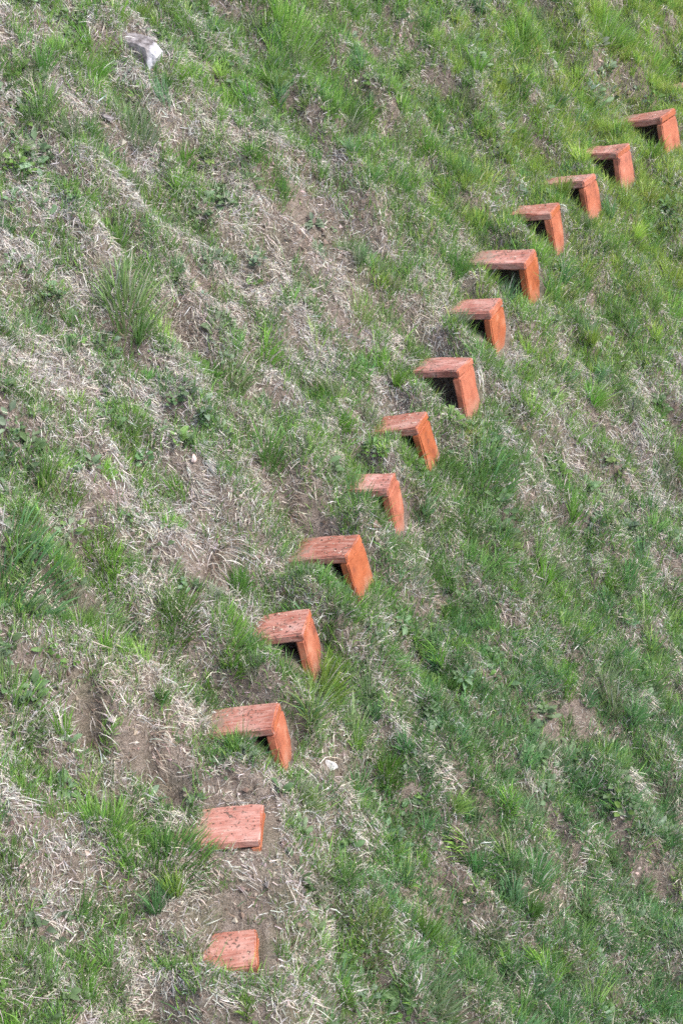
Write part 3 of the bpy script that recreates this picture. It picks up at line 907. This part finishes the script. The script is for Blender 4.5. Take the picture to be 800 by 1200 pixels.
weed(225,705,9,.07,W_GREY,'grey green leafy plant left of the fifth lowest orange step',.4)
weed(410,1000,10,.08,W_GREEN,'small leafy plant right of the second lowest orange step')
weed(600,750,9,.07,W_GREY,'small pale plant alone in the dense green grass on the right',.5)

# ------------------------------------------------------------------ stones
def stone(name, u, v, sx, sy, sz, mat, label, seed, rot=0, sink=.3):
    x, y, z = place(u, v)
    bm = bmesh.new(); bmesh.ops.create_icosphere(bm, subdivisions=3, radius=1)
    r = random.Random(seed)
    pl = [(Vector((r.gauss(0, 1), r.gauss(0, 1), r.gauss(0, 1))).normalized(), r.uniform(.32, .62)) for _ in range(10)]
    for w in bm.verts:
        c = w.co.copy()
        for nn, d in pl:
            k = c.dot(nn)
            if k > d: c -= nn * (k - d)
        c += .02 * Vector((math.sin(9 * c.y), math.sin(11 * c.z), math.sin(10 * c.x)))
        w.co = Vector((c.x * sx, c.y * sy, c.z * sz))
    me = bpy.data.meshes.new(name); bm.to_mesh(me); bm.free(); me.materials.append(mat)
    o = bpy.data.objects.new(name, me); C.objects.link(o)
    o.location = (x, y, z + sz * (1 - sink) * .7)
    o.rotation_euler = (.15, .25, rot)
    tag(o, label, 'stone')
def rock(u, v, label):
    x, y, z = place(u, v)
    bm = bmesh.new()
    pts = [(-.13,-.05,-.07),(.10,-.07,-.08),(.14,.05,-.07),(-.11,.07,-.07),(-.125,-.035,.035),(-.06,-.055,.05),(.055,-.06,.045),(.125,-.035,-.005),(.135,.045,.01),
           (.05,.05,.075),(-.05,.065,.07),(-.12,.05,.055),(.085,-.01,.06)]
    vs = [bm.verts.new(p) for p in pts]
    bmesh.ops.convex_hull(bm, input=vs)
    bmesh.ops.triangulate(bm, faces=bm.faces[:])
    bmesh.ops.subdivide_edges(bm, edges=bm.edges[:], cuts=3, use_grid_fill=True)
    r = random.Random(3)
    for w_ in bm.verts:
        w_.co += Vector((r.gauss(0, .0022), r.gauss(0, .0022), r.gauss(0, .0022)))
    me = bpy.data.meshes.new('rock'); bm.to_mesh(me); bm.free(); me.materials.append(M_ROCK)
    o = bpy.data.objects.new('rock', me); C.objects.link(o)
    o.location = (x, y, z + .035); o.rotation_euler = (.05, .22, -.25); o.scale = (.9, .9, .9)
    tag(o, label, 'stone')
rock(165, 73, 'angular grey rock with a pale end in the upper left grass')
stone('stone', 388, 906, .052, .032, .034, M_WHITE, 'flat white stone on soil right of the third lowest orange step', 2, -.5)
stone('stone', 254, 822, .034, .026, .03, M_WHITE, 'small white stone at the bank end of the third lowest orange step', 3)
stone('stone', 229, 556, .026, .024, .024, M_PINK, 'small pinkish pebble in dry grass left of the row', 5)
stone('stone', 452, 968, .02, .016, .014, M_WHITE, 'small pale pebble in grass below the dark upright tuft', 6)
stone('stone', 128, 150, .045, .04, .03, M_ROCK, 'rounded grey brown stone below and left of the grey rock', 8)
stone('stone', 547, 1052, .03, .022, .016, M_PINK, 'flat pinkish stone on the bare patch low on the right', 9)

# ------------------------------------------------------------------ light, sky, camera
SUN_EL, SUN_AZ = R_(55), R_(112)      # azimuth clockwise from +Y (view direction): from the right, a little behind
w = bpy.data.worlds.new('World'); sc.world = w; w.use_nodes = True
nt = w.node_tree; nt.nodes.clear(); n = N(nt)
sky = n('ShaderNodeTexSky', sky_type='NISHITA', sun_disc=False, sun_elevation=SUN_EL, sun_rotation=SUN_AZ, air_density=1.0, dust_density=3.0, ozone_density=1.0)
bg = n('ShaderNodeBackground', inp={'Color': sky.outputs[0], 'Strength': .12})
o = n('ShaderNodeOutputWorld'); nt.links.new(bg.outputs[0], o.inputs[0])
sun = bpy.data.lights.new('sun', 'SUN'); sun.energy = 1.5; sun.angle = R_(24); sun.color = (1, .985, .965)
so = bpy.data.objects.new('sun', sun); C.objects.link(so)
d = Vector((math.sin(SUN_AZ) * math.cos(SUN_EL), math.cos(SUN_AZ) * math.cos(SUN_EL), math.sin(SUN_EL)))
so.rotation_euler = d.to_track_quat('Z', 'Y').to_euler()

cam = bpy.data.cameras.new('camera'); co_ = bpy.data.objects.new('camera', cam); C.objects.link(co_)
cam.sensor_fit = 'VERTICAL'; cam.sensor_height = 36; cam.lens = 36 * FPX / 1200
cam.clip_end = 500; cam.clip_start = .05
co_.rotation_euler = (math.pi / 2 - PITCH, 0, 0)
sc.camera = co_
sc.view_settings.view_transform = 'Standard'; sc.view_settings.look = 'None'
sc.view_settings.exposure = 1.88; sc.view_settings.gamma = 1
sc.cycles.max_bounces = 6; sc.cycles.diffuse_bounces = 4; sc.cycles.transmission_bounces = 3
sc.cycles.use_denoising = False
sc.cycles.pixel_filter_type = 'BLACKMAN_HARRIS'; sc.cycles.filter_width = 1.6
